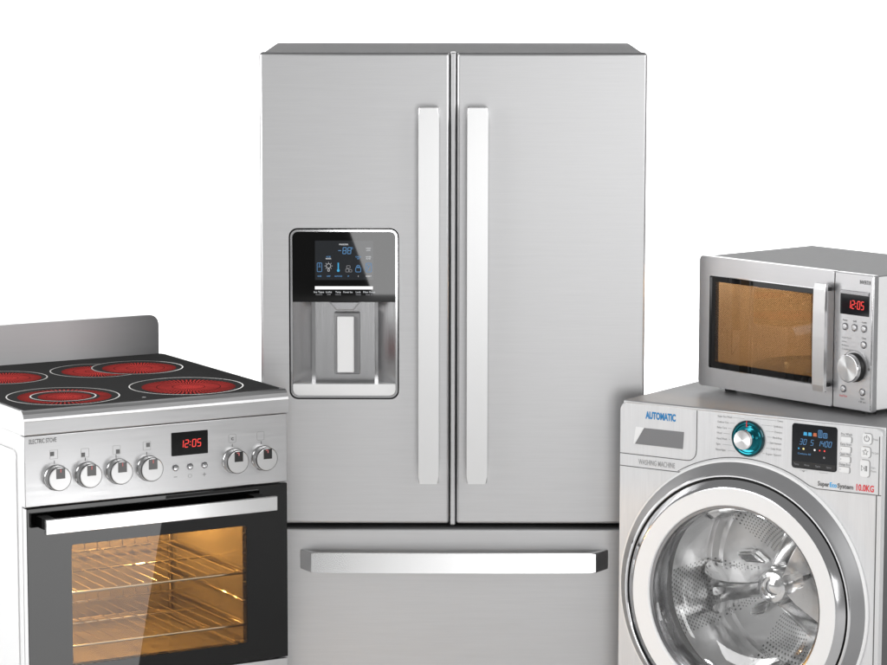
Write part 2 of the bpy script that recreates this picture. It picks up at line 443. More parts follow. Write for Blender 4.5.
# drawer handle: a shallow bowed bar with slanted ends
n = 48
o_ = [(.1085 + (.7262 - .1085) * k / n, -.044 - .005 * (1 - (2 * k / n - 1) ** 2)) for k in range(n + 1)]
i_ = [(.116 + (.7187 - .116) * k / n, -.033 - .005 * (1 - (2 * k / n - 1) ** 2)) for k in range(n + 1)]
pts = [(.0826, -.0005)] + o_ + [(.7549, -.0005), (.742, -.0005)] + list(reversed(i_)) + [(.096, -.0005)]
dh = part('handle', SATIN_X, d3, prism(B(), pts, 'z', .4965, .5390, bev=.002, seg=3), limit=3e-4)
for v in dh.data.vertices: v.co.y += (v.co.z - .4965) * .13 * min(1, max(0, -v.co.y / .04))

DS = link('water_dispenser', rframe(B(), rrect(.0645, .2960, .8745, 1.2408, .0165), rrect(.0690, .2915, .8790, 1.2363, .0125), -.0015, .04), CHROME, FR)
# recess walls: polished sides slanting in to a flat back, plan outline pushed upwards
plan = [(.0690, .0005), (.0690, .012), (.108, .044), (.116, .047), (.245, .047), (.2525, .044), (.2915, .012), (.2915, .0005)]
bm = B()
A_ = [bm.verts.new((p[0], p[1], .880)) for p in plan]; B_ = [bm.verts.new((p[0], p[1], 1.085)) for p in plan]
for i in range(len(plan) - 1): bm.faces.new((A_[i], A_[i + 1], B_[i + 1], B_[i]))
bm.faces.new(A_); bm.faces.new(list(reversed(B_)))
link('recess', bm, brushed('recess_steel', (.42, .42, .425), .22, along='Z', amt=.02), DS)
pn = part('control_panel', BLACKGL, DS, prism(B(), rrect(.0692, .2913, 1.0835, 1.2360, (.001, .001, .0122, .0122)), 'y', .0006, .03))
part('screen', LCD_ON, DS, prism(B(), rrect(.1178, .2436, 1.1315, 1.2168, .001), 'y', .0003, .0009))
part('light_bar', LED_WB, DS, box(B(), .1174, .2425, .0001, .0008, 1.1111, 1.1177))
y_ = .0001
for s, x, wd in (('Ice Type', .126, .022), ('Light', .1475, .013), ('Temp', .1675, .012), ('Power Ice', .1885, .020), ('Lock', .211, .011), ('Filter Reset', .2345, .026)):
    text(s, 'lettering', LED_W, DS, x, 1.1035, y_, .0036, wd, 'CENTER', bold=.02)
for s, x, wd in (('Control', .126, .014), ('Off', .1475, .008), ('Hold 3s', .1675, .012), ('Hold', .211, .010), ('Hold 3s', .2345, .014)):
    text(s, 'lettering', LED_G, DS, x, 1.0985, y_, .0026, wd, 'CENTER', bold=.02)
bm = B(); x = digits(bm, '-88', .1672, 1.1885, y_, .0135, .0068, .0014, .0036); link('readout', bm, LED_B, DS, smooth=False)
bm = B(); strip(bm, [(.1975 + .0018 * cos(k * pi / 4), 1.2005 + .0018 * sin(k * pi / 4)) for k in range(8)], .0008, y_, y_ + .0003, True); link('readout', bm, LED_B, DS, smooth=False)
text('FREEZER', 'lettering', LED_W, DS, .180, 1.2072, y_, .0028, .020, 'CENTER', bold=.03)
def icon(polys, mat, closed=True, w=.0011):
    bm = B()
    for p in polys: strip(bm, p, w, y_, y_ + .0003, closed)
    return link('icon', bm, mat, DS, smooth=False)
circ = lambda cx, cz, r, a0=0, a1=2 * pi, n=14: [(cx + r * cos(a0 + (a1 - a0) * k / n), cz + r * sin(a0 + (a1 - a0) * k / n)) for k in range(n if abs(a1 - a0 - 2 * pi) < 1e-6 else n + 1)]
icon([rrect(.1225, .1325, 1.1495, 1.1685, .002)], LED_B); icon([[(.125, 1.160), (.130, 1.160)], [(.1275, 1.1685), (.1275, 1.160)]], LED_B, False)
icon([circ(.1470, 1.162, .0048), rrect(.1452, .1488, 1.1505, 1.1555, .001)], LED_W, w=.0009)
icon([[(.147 + .0064 * cos(a), 1.162 + .0064 * sin(a)), (.147 + .0085 * cos(a), 1.162 + .0085 * sin(a))] for a in [pi * k / 4 for k in range(-1, 6)]], LED_W, False, w=.0008)
icon([[(.1680, 1.1525), (.1680, 1.1690)]], LED_C, False, w=.0026); part('icon', LED_C, DS, prism(B(), circ(.1680, 1.1520, .0030), 'y', y_, y_ + .0003))
icon([rrect(.1840, .1905, 1.1490, 1.1555, .001), rrect(.1915, .1970, 1.1490, 1.1540, .001), rrect(.186, .1935, 1.1570, 1.1625, .001)], LED_G, w=.0009)
icon([rrect(.2055, .2165, 1.1490, 1.1585, .002), circ(.211, 1.1600, .0036, 0, pi)], LED_B, w=.0012)
icon([rrect(.2275, .2395, 1.1490, 1.1680, .002)], LED_B); icon([[(.2295, 1.1515), (.2375, 1.1655)], [(.2295, 1.1655), (.2335, 1.1585)]], LED_B, False)
for s, x, z, wd, m_ in (('ICE', .1275, 1.1385, .008, LED_B), ('OFF', .147, 1.1385, .008, LED_B), ('AUTO ICE', .168, 1.1385, .016, LED_B), ('F', .190, 1.1385, .003, LED_B), ('I', .211, 1.1385, .001, LED_W), ('RESET', .2335, 1.1385, .012, LED_W),
                        ('ICE', .147, 1.1805, .009, LED_B), ('MAKER', .147, 1.1765, .012, LED_W), ('CHILD', .211, 1.1805, .012, LED_B), ('ON', .211, 1.1765, .005, LED_B), ('WATER', .233, 1.1805, .012, LED_W), ('FILTER', .233, 1.1765, .010, LED_W), ('HIGH', .233, 1.1990, .010, LED_W), ('LOW', .233, 1.1945, .009, LED_W)):
    text(s, 'lettering', m_, DS, x, z, y_, .0027, wd, 'CENTER', bold=.03)
# nozzle, lever, drip tray
bm = B(); prism(bm, [(.145, 1.084), (.217, 1.084), (.200, 1.064), (.163, 1.064)], 'y', .012, .046, bev=.003); link('nozzle', bm, CHROME_D, DS)
lv = part('lever', principled('lever_housing_grey', (.25, .25, .255), .35), DS, box(B(), .158, .2135, .030, .0465, .921, 1.056, bev=.003))
part('lever_pad', principled('lever_plastic', (.74, .74, .74), .35), lv, box(B(), .1645, .2008, .018, .029, .9265, 1.0495, bev=.0025))
tr = part('drip_tray', principled('tray_satin', (.8, .8, .8), .3, metal=.4), DS, prism(B(), rrect(.0693, .2912, .8795, .9045, (.012, .012, .001, .001)), 'y', -.0025, .012, bev=.001))
part('tray_grille', STEEL, tr, box(B(), .0700, .2905, .0125, .0462, .8995, .9035))

# ================================================================== ELECTRIC STOVE
ST = thing('electric_stove', 'freestanding electric stove with glowing red ceramic burners, six knobs and a lit oven', 'stove', (-.8427, 6.0313, 0), 30.108)
W = .5954; ZR, ZT, D = .8628, .9148, .62
# carcass with a cavity for the oven
bd = link('body', box(B(), .004, W - .004, .022, D, .045, ZR - .001, bev=.003), WHITE, ST)
cut(bd, box(B(), .062, .536, -.05, .46, .345, .668))
bm = B()
for (a, b, c, d) in ((.075, D - .03, .10, .80),):
    pass
part('side_panel', WHITE, ST, prism(B(), rrect(.052, D - .03, .075, .825, .018), 'x', -.0005, .004, bev=.003))
part('side_moulding', WHITE, ST, prism(B(), rrect(.0235, .034, .05, .855, .003), 'x', .0005, .004, bev=.001))
for fx in (.05, W - .05):
    for fy in (.08, D - .08):
        f = part('foot', BLACK, ST, lathe(B(), 0, 0, [(0, 0), (.018, 0), (.018, .046), (0, .046)], 16)); f.rotation_euler = (radians(90), 0, 0); f.location = (fx, fy, 0)
# hob rim with rolled front edge
prof = [(.016, ZT - .0012), (.010, ZT - .0012), (.0045, ZT - .0035), (.000, ZT - .0085), (-.0045, ZT - .0165), (-.0065, ZT - .0215), (-.0060, ZT - .0230), (-.0060, ZR + .003), (-.0050, ZR + .0012), (.016, ZR + .0012)]
rim = link('hob_rim', prism(B(), prof + [], 'x', -.004, W + .002), [STEEL_STOVE, WHITE], ST)
face_slots(rim, lambda p: 1 if p.normal.x < -.9 else 0)
rim2 = part('hob_rim', [WHITE, MW_TOP], ST, box(B(), -.004, W + .002, .0162, D, ZR + .0012, ZT - .0014, bev=.0012))
face_slots(rim2, lambda p: 1 if p.normal.z > .5 else 0)
gl = part('hob_glass', COOK, ST, prism(B(), rrect(.003, .5865, .0135, .6115, .004), 'z', ZT - .0035, ZT + .0008, bev=.0006))
zt = ZT + .0011
def zone(cx, cy, R, r_on, shift, name='burner', a0=0., a1=2 * pi, r_in=0.):
    n = 72; full = abs(a1 - a0 - 2 * pi) < 1e-6
    bm = B(); m = n if full else n + 1
    rows = [[bm.verts.new((cx + r * cos(a0 + (a1 - a0) * k / n), cy + r * sin(a0 + (a1 - a0) * k / n), zt)) for k in range(m)] for r in (R - .0030, R)]
    for k in range(n): bm.faces.new((rows[0][k], rows[0][(k + 1) % m], rows[1][(k + 1) % m], rows[1][k]))
    z = link(name, bm, RINGW, ST, smooth=False)
    if r_on:
        bm = B(); c2 = (cx + .0, cy - shift); k2 = 56
        def inside(p): return (p[0] - cx) ** 2 + (p[1] - cy) ** 2 < (R - .005) ** 2
        rr = [r_in + (r_on - r_in) * i / 10 for i in range(11)]
        grid = [[(c2[0] + r * cos(2 * pi * k / k2), c2[1] + r * sin(2 * pi * k / k2)) for k in range(k2)] for r in rr]
        for i in range(10):
            for k in range(k2):
                q = [grid[i][k], grid[i][(k + 1) % k2], grid[i + 1][(k + 1) % k2], grid[i + 1][k]]
                cen = (sum(p[0] for p in q) / 4, sum(p[1] for p in q) / 4)
                if name == 'burner_extension':
                    if (cen[0] - B2[0]) ** 2 + (cen[1] - B2[1]) ** 2 < (B2[2] + .001) ** 2: continue
                if inside(cen):
                    if r_in == 0 and i == 0:
                        vs = [bm.verts.new((p[0], p[1], zt - .0002)) for p in (q[0], q[2], q[3])]
                    else: vs = [bm.verts.new((p[0], p[1], zt - .0002)) for p in q]
                    try: bm.faces.new(vs)
                    except ValueError: pass
        bmesh.ops.remove_doubles(bm, verts=bm.verts, dist=1e-6)
        link('heating_element', bm, element_mat('heating_element', c2[0], c2[1], r_on), z, smooth=False)
    return z
B2 = (.446, .4330, .102)
zone(.4245, .1345, .1225, .100, .012)
zone(B2[0], B2[1], B2[2], .082, .010)
zone(.3475, .4347, .102, .080, .010, 'burner_extension', radians(60), radians(300))
zone(.133, .4385, .094, .077, .009)
zone(.1415, .1355, .1187, .098, .008, r_in=.074)
zone(.1418, .1355, .0695, .056, .008, 'burner_core')
part('indicator_lamp', INKL, ST, prism(B(), circ(.2813, .0365, .0045), 'z', ZT + .0009, ZT + .0014))
# backsplash
part('backsplash', brushed('backsplash_steel', (.60, .60, .605), .5, along='X', amt=.03), ST, prism(B(), rrect(.006, .5825, ZR, 1.0055, (.001, .001, .022, .022), 8), 'y', .6135, .6275, bev=.001))
# control panel
cp = link('control_panel', box(B(), -.0025, .597, .0, .0215, .7145, ZR - .001, bev=.002), [STEEL_STOVE, WHITE], ST)
face_slots(cp, lambda p: 1 if p.normal.x < -.9 else 0)
text('ELECTRIC STOVE', 'lettering', INKG, cp, .0085, .8458, -.0004, .0092, .060, bold=.012)
for i, (kx, kz) in enumerate(((.0664, .772), (.1348, .772), (.2035, .7728), (.2725, .7728), (.4700, .7712), (.5382, .7712))):
    kb = B(); lathe(kb, kx, kz, [(.0275, -.0002), (.0272, -.003), (.0258, -.0045), (.0252, -.0180)], 48)
    kn = link('knob', kb, CHROME_D if False else principled('knob_side_steel', (.55, .55, .55), .25, metal=1), ST)
    rb = B(); lathe(rb, kx, kz, [(.0252, -.0180), (.0254, -.0200), (.0246, -.0216), (.0238, -.0216)], 48); link('cap_edge', rb, KEDGE, kn)
    cb_ = B(); lathe(cb_, kx, kz, [(.0238, -.0216), (.0228, -.0222), (0, -.0222)], 48); link('cap', cb_, principled('knob_face_steel', (.62, .62, .62), .34, metal=1, noise=.03), kn)
    q = .0098
    link('pointer_window', box(B(), kx - q + .001, kx + q + .001, -.0230, -.0215, kz + .0005, kz + .0220, bev=.0004), (INKG if i < 4 else BLACK), kn)
    pb = B(); box(pb, kx, kx + .0022, -.0233, -.0228, kz + .0135, kz + .0205)
    if i >= 4: box(pb, kx - .004, kx + .0022, -.0233, -.0228, kz + .0185, kz + .0205)
    link('pointer_mark', pb, PINK, kn, smooth=False)
    tb = B(); box(tb, kx - .0040, kx - .0026, -.0004, .001, .8005, .8070); link('tick_mark', tb, INKG, cp, smooth=False)
for (ix, iz, dx, dz) in ((.0624, .8199, -.0037, .0013), (.1311, .8172, -.0043, -.0036), (.2014, .8172, .0029, -.0036), (.2700, .8200, .0026, .0016)):
    ib = B(); strip(ib, rrect(ix - .0085, ix + .0085, iz - .009, iz + .009, .001, 2), .0006, -.0004, .001, True); link('hob_icon', ib, INKL, cp, smooth=False)
    ib = B(); box(ib, ix + dx - .0042, ix + dx + .0042, -.0006, .001, iz + dz - .0044, iz + dz + .0044); link('hob_icon', ib, INKG, cp, smooth=False)
for (ix, iz) in ((.4669, .8185), (.5333, .8185)):
    ib = B(); strip(ib, rrect(ix - .0085, ix + .0085, iz - .009, iz + .009, .003, 3), .0008, -.0004, .001, True); link('oven_icon', ib, INKL, cp, smooth=False)
text('c', 'lettering', INKG, cp, .4669, .8150, -.0004, .0085, .006, 'CENTER', bold=.03)
dp = part('clock_display', BLACKGL, ST, prism(B(), rrect(.3258, .4095, .7926, .8422, .0015), 'y', -.0012, .002))
bm = B(); digits(bm, '12:05', .3445, .8095, -.0017, .0150, .0074, .0017, .0042); link('readout', bm, LED_R, dp, smooth=False)
for bx in (.3345, .3679, .4012):
    bb = part('button', CHROME_D, ST, lathe(B(), bx, .7677, [(.0070, -.0002), (.0070, -.002), (.0056, -.003), (.0054, -.0022)], 28))
    link('button_cap', lathe(B(), bx, .7677, [(.0054, -.0018), (.0045, -.0042), (0, -.0046)], 28), CHROME, bb)
mb = B(); box(mb, .3305, .3382, -.0004, .001, .7476, .7486); link('lettering', mb, INKG, cp, smooth=False)
mb = B(); prism(mb, [(.3972, .7472), (.4007, .7472), (.4007, .7437), (.4017, .7437), (.4017, .7472), (.4052, .7472), (.4052, .7482), (.4017, .7482), (.4017, .7517), (.4007, .7517), (.4007, .7482), (.3972, .7482)], 'y', -.0004, .001); link('lettering', mb, INKG, cp, smooth=False)
mb = B(); strip(mb, circ(.3679, .7478, .0040), .0007, -.0004, .001, True); link('lettering', mb, INKL, cp, smooth=False)
# oven door
od = link('oven_door', box(B(), .0, .5962, .0, .0205, .3330, .7120, bev=.0015), [BLACKGL, WHITE], ST)
cut(od, prism(B(), rrect(.0978, .4990, .3735, .6282, .006), 'y', -.02, .04))
face_slots(od, lambda p: 1 if (p.normal.x < -.9 and p.center.x < .02) else 0)
part('window', OVENPANE, od, prism(B(), rrect(.0979, .4989, .3736, .6281, .0059), 'y', .0002, .0052))
pts = [(.024, -.036), (.024, -.046), (.5493, -.046), (.5493, -.036)]
hd = part('handle', SATIN_X, od, box(B(), .024, .5493, -.0465, -.0365, .6640, .6945, bev=.0015))
for px in (.045, .5283): part('handle_post', BLACK, hd, box(B(), px - .012, px + .012, -.0365, -.0003, .668, .690))
part('storage_drawer', STEEL_STOVE, ST, box(B(), .0, .5962, .0, .0205, .075, .3302, bev=.002))
part('plinth', DARK, ST, box(B(), .03, W - .03, .03, .06, .0, .074))
# oven cavity and racks
bm = B(); box(bm, .0630, .5350, .0225, .4590, .3460, .6670)
bm.faces.ensure_lookup_table()
for f in [f for f in bm.faces if f.normal.y < -.9]: bm.faces.remove(f)
cv = link('oven_cavity', bm, ENAMEL, ST, smooth=False)
link('corner_post', tube(B(), [(.529, .452, .348), (.529, .452, .665)], .0045), WIRE, cv)
link('corner_post', tube(B(), [(.069, .452, .348), (.069, .452, .665)], .0045), WIRE, cv)
def rack(z):
    bm = B(); x0, x1, y0, y1 = .070, .528, .055, .435
    tube(bm, [(x0, y0, z), (x1, y0, z), (x1, y1, z), (x0, y1, z), (x0, y0, z)], .0028)
    k = 15
    for i in range(1, k):
        x = x0 + (x1 - x0) * i / k
        tube(bm, [(x, y0 - .001, z + .004), (x, y1, z + .004), (x, y1 + .002, z + .016)], .0015, 6)
    tube(bm, [(x0, (y0 + y1) / 2, z), (x1, (y0 + y1) / 2, z)], .0022)
    return link('oven_rack', bm, WIRE, ST)
rack(.514); rack(.400)
for z in (.514, .400, .452):
    for x in (.0655, .5325): link('shelf_rail', tube(B(), [(x, .05, z - .006), (x, .44, z - .006)], .0024), WIRE, cv)
link('bottom_element', tube(B(), [(.50, .06, .362), (.50, .40, .362), (.48, .425, .362), (.12, .425, .362), (.10, .40, .362), (.10, .06, .362)], .0036), WIRE, cv)
lc = link('lamp_cover', lathe(B(), 0, 0, [(.020, 0), (.020, .02), (.015, .036), (0, .042)], 24), LAMPGL, cv); lc.rotation_euler = (radians(-90), 0, 0); lc.location = (.165, .13, .6665)

# ================================================================== WASHING MACHINE
WM = thing('washing_machine', 'silver white front loading washing machine with round porthole and teal dial, under the microwave', 'washing machine', (.381, 6.329, 0), -34.554)
W, H, D = .6174, .8907, .60
CX, CZ = .300, .499
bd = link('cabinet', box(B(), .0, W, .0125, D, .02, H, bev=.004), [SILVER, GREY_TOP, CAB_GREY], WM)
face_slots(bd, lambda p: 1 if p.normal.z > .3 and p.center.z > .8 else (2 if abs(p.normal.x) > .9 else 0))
cut(bd, lathe(B(), CX, CZ, [(0, -.05), (.262, -.05), (.262, .47), (0, .47)], 64))
fr_ = link('front_panel', prism(B(), rrect(.0015, W - .0015, .02, H - .0035, (.004, .004, .013, .013), 6), 'y', .0, .0125, bev=.003, seg=3), SILVER, WM)
cut(fr_, lathe(B(), CX, CZ, [(0, -.05), (.262, -.05), (.262, .05), (0, .05)], 64))
for fx in (.05, W - .05):
    for fy in (.06, D - .06):
        f = part('foot', BLACK, WM, lathe(B(), 0, 0, [(0, 0), (.02, 0), (.02, .022), (0, .022)], 16)); f.rotation_euler = (radians(90), 0, 0); f.location = (fx, fy, 0)
# panel joints
bm = B(); w_ = .0017
arc = [(CX + .3035 * cos(a), CZ - .006 + .3035 * sin(a)) for a in [radians(124 - (124 - 54) * k / 24) for k in range(25)]]
low = [(.0015, .7511), (.150, .7511), (.1555, .7516)] + [p for p in arc if p[1] > .7515] + [(.4665, .7516), (.472, .7505), (W - .0015, .7518)]
strip(bm, low, w_, -.0005, .002)
strip(bm, [(.0015, .7781), (.158, .7781)] + [(.166 + .0215 * sin(a), .7996 - .0215 * cos(a)) for a in [k * pi / 12 for k in range(7)]] + [(.1879, .802), (.1882, .8865)], w_, -.0005, .002)
strip(bm, [(W - .012, .02), (W - .012, .7518)], .0022, -.0005, .002)
strip(bm, [(W - .0075, .7518), (W - .0075, .872)], .0016, -.0005, .002)
link('panel_seam', bm, SEAM, WM, smooth=False)
dd = part('detergent_drawer', SILVER, WM, box(B(), .010, .180, -.0004, .001, .7815, .7825))
bm = B()
# grip drawn flat: pocket shade painted dark, lit left flank painted pale
front = [(.0605, .8370), (.1573, .8376), (.1549, .8011), (.0387, .8011)]
prism(bm, front, 'y', -.0008, .001); link('drawer_grip', bm, principled('grip_shade', (.20, .20, .205), .4, metal=.3), dd)
prism_ = [(.0370, .8385), (.0590, .8385), (.0372, .8020)]
link('grip_flank', prism(B(), [(.0400, .8380), (.0600, .8372), (.0378, .8018), (.0345, .8010)], 'y', -.0006, .001), PALE, dd)
text('AUTOMATIC', 'lettering', INKB, dd, .0634, .8583, -.0006, .0145, .0735, bold=.045)
text('WASHING MACHINE', 'lettering', INKL, fr_, .0475, .7580, -.0006, .0115, .089, bold=.004)
# programme dial
kn = link('programme_dial', lathe(B(), .3112, .8392, [(.0378, -.0002), (.0378, -.005), (.0362, -.0068), (.0345, -.0068)], 64), principled('dial_rim', (.02, .06, .07), .12, metal=.6), WM)
link('dial_ring', lathe(B(), .3112, .8392, [(.0346, -.0066), (.0320, -.0078), (.0300, -.0072), (.0282, -.0048), (.0240, -.0040), (.0205, -.0040)], 64), TEAL, kn)
link('dial_barrel', lathe(B(), .3112, .8392, [(.0212, -.0038), (.0208, -.0200), (.0205, -.0265), (.0196, -.0285)], 56), CHROME, kn)
link('dial_cap', lathe(B(), .3112, .8392, [(.0196, -.0285), (.0190, -.0290), (0, -.0292)], 56), spun('spun_dial', .3112, .8392, (.85, .85, .85), .3), kn)
link('dial_mark', box(B(), .3092, .3106, -.0088, -.0050, .8640, .8765), INKR, kn, smooth=False)
LL = ['Super Eco Wash', 'Outdoor Care', 'Baby Care', 'Wool', 'Hand Wash', 'Spin', 'Rinse+Spin']
RL = ['Cotton', 'Synthetics', 'Denim', 'Bedding', 'Dark Garment', 'Daily Wash', 'Super Speed']
wl = [.034, .027, .023, .012, .025, .010, .023]; wr = [.013, .021, .018, .021, .027, .024, .035]
LB = B()
for i in range(7):
    zl = .8795 - .01175 * i; zr_ = .8822 - .01185 * i
    text(LL[i], 'lettering', INKL, fr_, .2375 - .0006 * i, zl - .0020, -.0004, .0042, wl[i], bold=.01)
    text(RL[i], 'lettering', INKL, fr_, .3905 - .0007 * i, zr_ - .0020, -.0004, .0042, wr[i], 'RIGHT', bold=.01)
    rl = math.sqrt(max(.0410 ** 2 - (zl - .8392) ** 2, 0)) if abs(zl - .8392) < .041 else .0
    xe = .3112 - max(rl, .002); strip(LB, [(.2375 + wl[i] + .0022, zl), (max(xe - .003, .2375 + wl[i] + .006), zl)], .0006, -.0004, .001)
    rr = math.sqrt(max(.0410 ** 2 - (zr_ - .8392) ** 2, 0)) if abs(zr_ - .8392) < .041 else .0
    xs = .3112 + max(rr, .010); xr = .3905 - .0007 * i - wr[i] - .002; strip(LB, [(min(xs + .003, xr - .004), zr_), (xr, zr_)], .0006, -.0004, .001)
link('leader_lines', LB, INKL, fr_, smooth=False)
# display
dp = part('display', LCD, WM, prism(B(), [(.4161 + .0, .8820)] and rrect(.4125, .5150, .7892, .8818, .006), 'y', -.0016, .002, bev=.0006))
yd = -.0021
part('key_strip', BLACK, dp, box(B(), .4150, .5125, yd, -.001, .7915, .8035, bev=.0002))
bm = B(); digits(bm, '30', .4300, .8395, yd, .0110, .0054, .0011, .0034, .22); digits(bm, '5', .4550, .8395, yd, .0110, .0054, .0011, .0034, .22); digits(bm, '1400', .4710, .8395, yd, .0110, .0052, .0013, .0032, .22); link('readout', bm, LED_B, dp, smooth=False)
for x, m_ in ((.4430, LED_C), (.4535, LED_C), (.4650, LED_O)):
    part('icon', m_, dp, prism(B(), [(x - .0042, .8585), (x + .0042, .8585), (x + .0036, .8655), (x - .0034, .8655)], 'y', yd, yd + .0003))
for x, h_ in ((.4770, .0145), (.4885, .0095)):
    ib = B(); strip(ib, rrect(x - .0040, x + .0040, .8575, .8575 + h_, .001, 2), .0014, yd, yd + .0003, True); link('icon', ib, LED_B, dp, smooth=False)
    link('icon', box(B(), x - .001, x + .001, yd, yd + .0003, .8590, .8560 + h_), LED_B, dp, smooth=False)
for x, r_, m_ in ((.4285, .0018, LED_C), (.4395, .0022, LED_Y), (.4650, .0021, LED_WB), (.4765, .0016, LED_R), (.4875, .0019, LED_R)):
    part('icon', m_, dp, prism(B(), circ(x, .8305, r_, n=10), 'y', yd, yd + .0003))
part('icon', LED_G, dp, prism(B(), circ(.4868, .8165, .0022, n=10), 'y', yd, yd + .0003))
text('Cottons 60', 'lettering', LED_B, dp, .4265, .8185, yd, .0036, .030, bold=.01)
for x, s in ((.424, 'Temp'), (.448, 'Rinse'), (.473, 'Spin'), (.498, 'Option')): text(s, 'lettering', LED_G, dp, x, .7958, yd - .0003, .0036, .011, 'CENTER')
mb = B(); prism(mb, [(.4355, .7850), (.4435, .7850), (.4395, .7815)], 'y', -.0004, .001); strip(mb, [(.430, .7852), (.4485, .7852)], .0006, -.0004, .001); strip(mb, [(.476, .7865), (.476, .7845), (.494, .7845), (.494, .7865)], .0005, -.0004, .001); link('key_mark', mb, INKL, fr_, smooth=False)
for i, (bx, bz, s) in enumerate(((.5354, .8590, 'Pre Wash'), (.5343, .8385, 'Easy Iron'), (.5335, .8180, 'Quick Wash'), (.5322, .7965, 'Delay End'))):
    bt = part('button', PALE, WM, prism(B(), rrect(bx - .0115, bx + .0115, bz - .0058, bz + .0058, .002), 'y', -.0010, .001, bev=.0004))
    ob = B(); strip(ob, [(bx - .0115, bz + .0062)] + [(bx + .0100 + .003 * cos(a), bz + .0032 + .003 * sin(a)) for a in (pi / 2, pi / 4, 0)] + [(bx + .0130, bz - .0035)] + [(bx + .0100 + .003 * cos(a), bz - .0035 + .003 * sin(a)) for a in (-pi / 4, -pi / 2)], .0012, -.0013, .001); link('button_outline', ob, INKL, bt, smooth=False)
    text(s, 'lettering', INKG, fr_, bx - .0120, bz + .0085, -.0004, .0048, .025, bold=.0)
    if i: link('button_lamp', box(B(), bx - .0098, bx - .0085, -.0013, .0, bz - .001, bz + .001), INKL, bt, smooth=False)
for (bx, bz, hh, s, s2) in ((.5826, .8652, .0110, 'Power', None), (.5799, .8375, .0110, 'My Cycle', None), (.5782, .8041, .0175, 'Start', 'Pause')):
    bt = part('button', PALE, WM, prism(B(), rrect(bx - .0105, bx + .0100, bz - hh, bz + hh, .004), 'y', -.0010, .001, bev=.0004))
    ob = B(); strip(ob, [(bx - .006, bz + hh)] + [(bx + .0060 + .005 * cos(a), bz + hh - .005 + .005 * sin(a)) for a in (pi / 2, pi / 4, 0)] + [(bx + .0060 + .005 * cos(a), bz - hh + .005 + .005 * sin(a)) for a in (0, -pi / 4, -pi / 2)], .0014, -.0014, .001); link('button_outline', ob, INKL, bt, smooth=False)
    sb = B()
    if s == 'Power':
        strip(sb, circ(bx - .001, bz, .0055, radians(120), radians(420)), .0012, -.0014, .001); strip(sb, [(bx - .001, bz + .001), (bx - .001, bz + .0075)], .0012, -.0014, .001)
    elif s == 'Start':
        strip(sb, [(bx - .0075, bz - .0055), (bx - .0075, bz + .0055), (bx - .001, bz)], .0012, -.0014, .001, True); strip(sb, [(bx + .0015, bz - .0055), (bx + .0015, bz + .0055)], .0016, -.0014, .001); strip(sb, [(bx + .0045, bz - .0055), (bx + .0045, bz + .0055)], .0016, -.0014, .001)
    else:
        strip(sb, [(bx - .001 + (.0066 if k % 2 == 0 else .0030) * sin(k * pi / 5), bz + (.0066 if k % 2 == 0 else .0030) * cos(k * pi / 5)) for k in range(10)], .0010, -.0014, .001, True)
    link('button_symbol', sb, INKG, bt, smooth=False)
    text(s, 'lettering', INKL, fr_, bx + .0135, bz + (.001 if s2 else -.002), -.0004, .0042, {'Power': .011, 'My Cycle': .0145, 'Start': .010}[s])
    if s2: text(s2, 'lettering', INKL, fr_, bx + .0135, bz - .006, -.0004, .0042, .012)
text('Super', 'lettering', INKG, fr_, .4727, .7578, -.0005, .0092, .0262, bold=.03)
text('Eco', 'lettering', INKC, fr_, .5000, .7578, -.0005, .0092, .0160, bold=.03)
text('System', 'lettering', INKG, fr_, .5172, .7578, -.0005, .0092, .0360, bold=.03)
text('10.0KG', 'lettering', INKR, fr_, .5600, .7572, -.0005, .0130, .0395, bold=.03)
# porthole door
dr = link('porthole_door', lathe(B(), CX, CZ, [(.2935, .0002), (.2940, -.004), (.2920, -.0062), (.2890, -.0070)], 128), PALE, WM)
link('grey_ring', lathe(B(), CX, CZ, [(.2890, -.0070), (.2870, -.0085), (.2700, -.0270), (.2670, -.0290)], 128), GREYRING, dr)
link('bright_ring', lathe(B(), CX, CZ, [(.2670, -.0290), (.2645, -.0310), (.2618, -.0310), (.2600, -.0290)], 128), CHROME, dr)
link('dark_joint', lathe(B(), CX, CZ, [(.2600, -.0290), (.2600, -.0250), (.2570, -.0250), (.2570, -.0300)], 128), DARK, dr)
link('chrome_ring', lathe(B(), CX, CZ, [(.2572, -.0270), (.2570, -.0285), (.2520, -.0325), (.2450, -.0378), (.2402, -.0412), (.2392, -.0414)], 128), principled('door_chrome', (.62, .62, .63), .12, metal=1), dr)
link('white_ring', lathe(B(), CX, CZ, [(.2396, -.0410), (.2385, -.0418), (.2040, -.0400), (.2024, -.0385), (.2024, -.0330)], 128), WHITE, dr)
link('inner_rim', lathe(B(), CX, CZ, [(.2024, -.0330), (.2010, -.0335), (.1960, -.0315), (.1945, -.0280), (.1945, .0250), (.1960, .0280)], 128), CHROME_D, dr)
link('glass_bowl', lathe(B(), CX, CZ, [(.1944, -.0230), (.1900, -.0200), (.1850, .010), (.1780, .030), (.1700, .042), (.1560, .050), (.1300, .056), (.08, .060), (0, .061)], 96), BOWL, dr)
bm = B(); lathe(bm, CX, CZ, [(.2610, .0140), (.2500, .0120), (.2350, .0240), (.2250, .0160), (.2120, .0200), (.2060, .0340), (.2140, .0480), (.2060, .0620), (.2120, .0760), (.2280, .0840), (.2450, .0800)], 96); link('door_gasket', bm, RUBBER, WM)
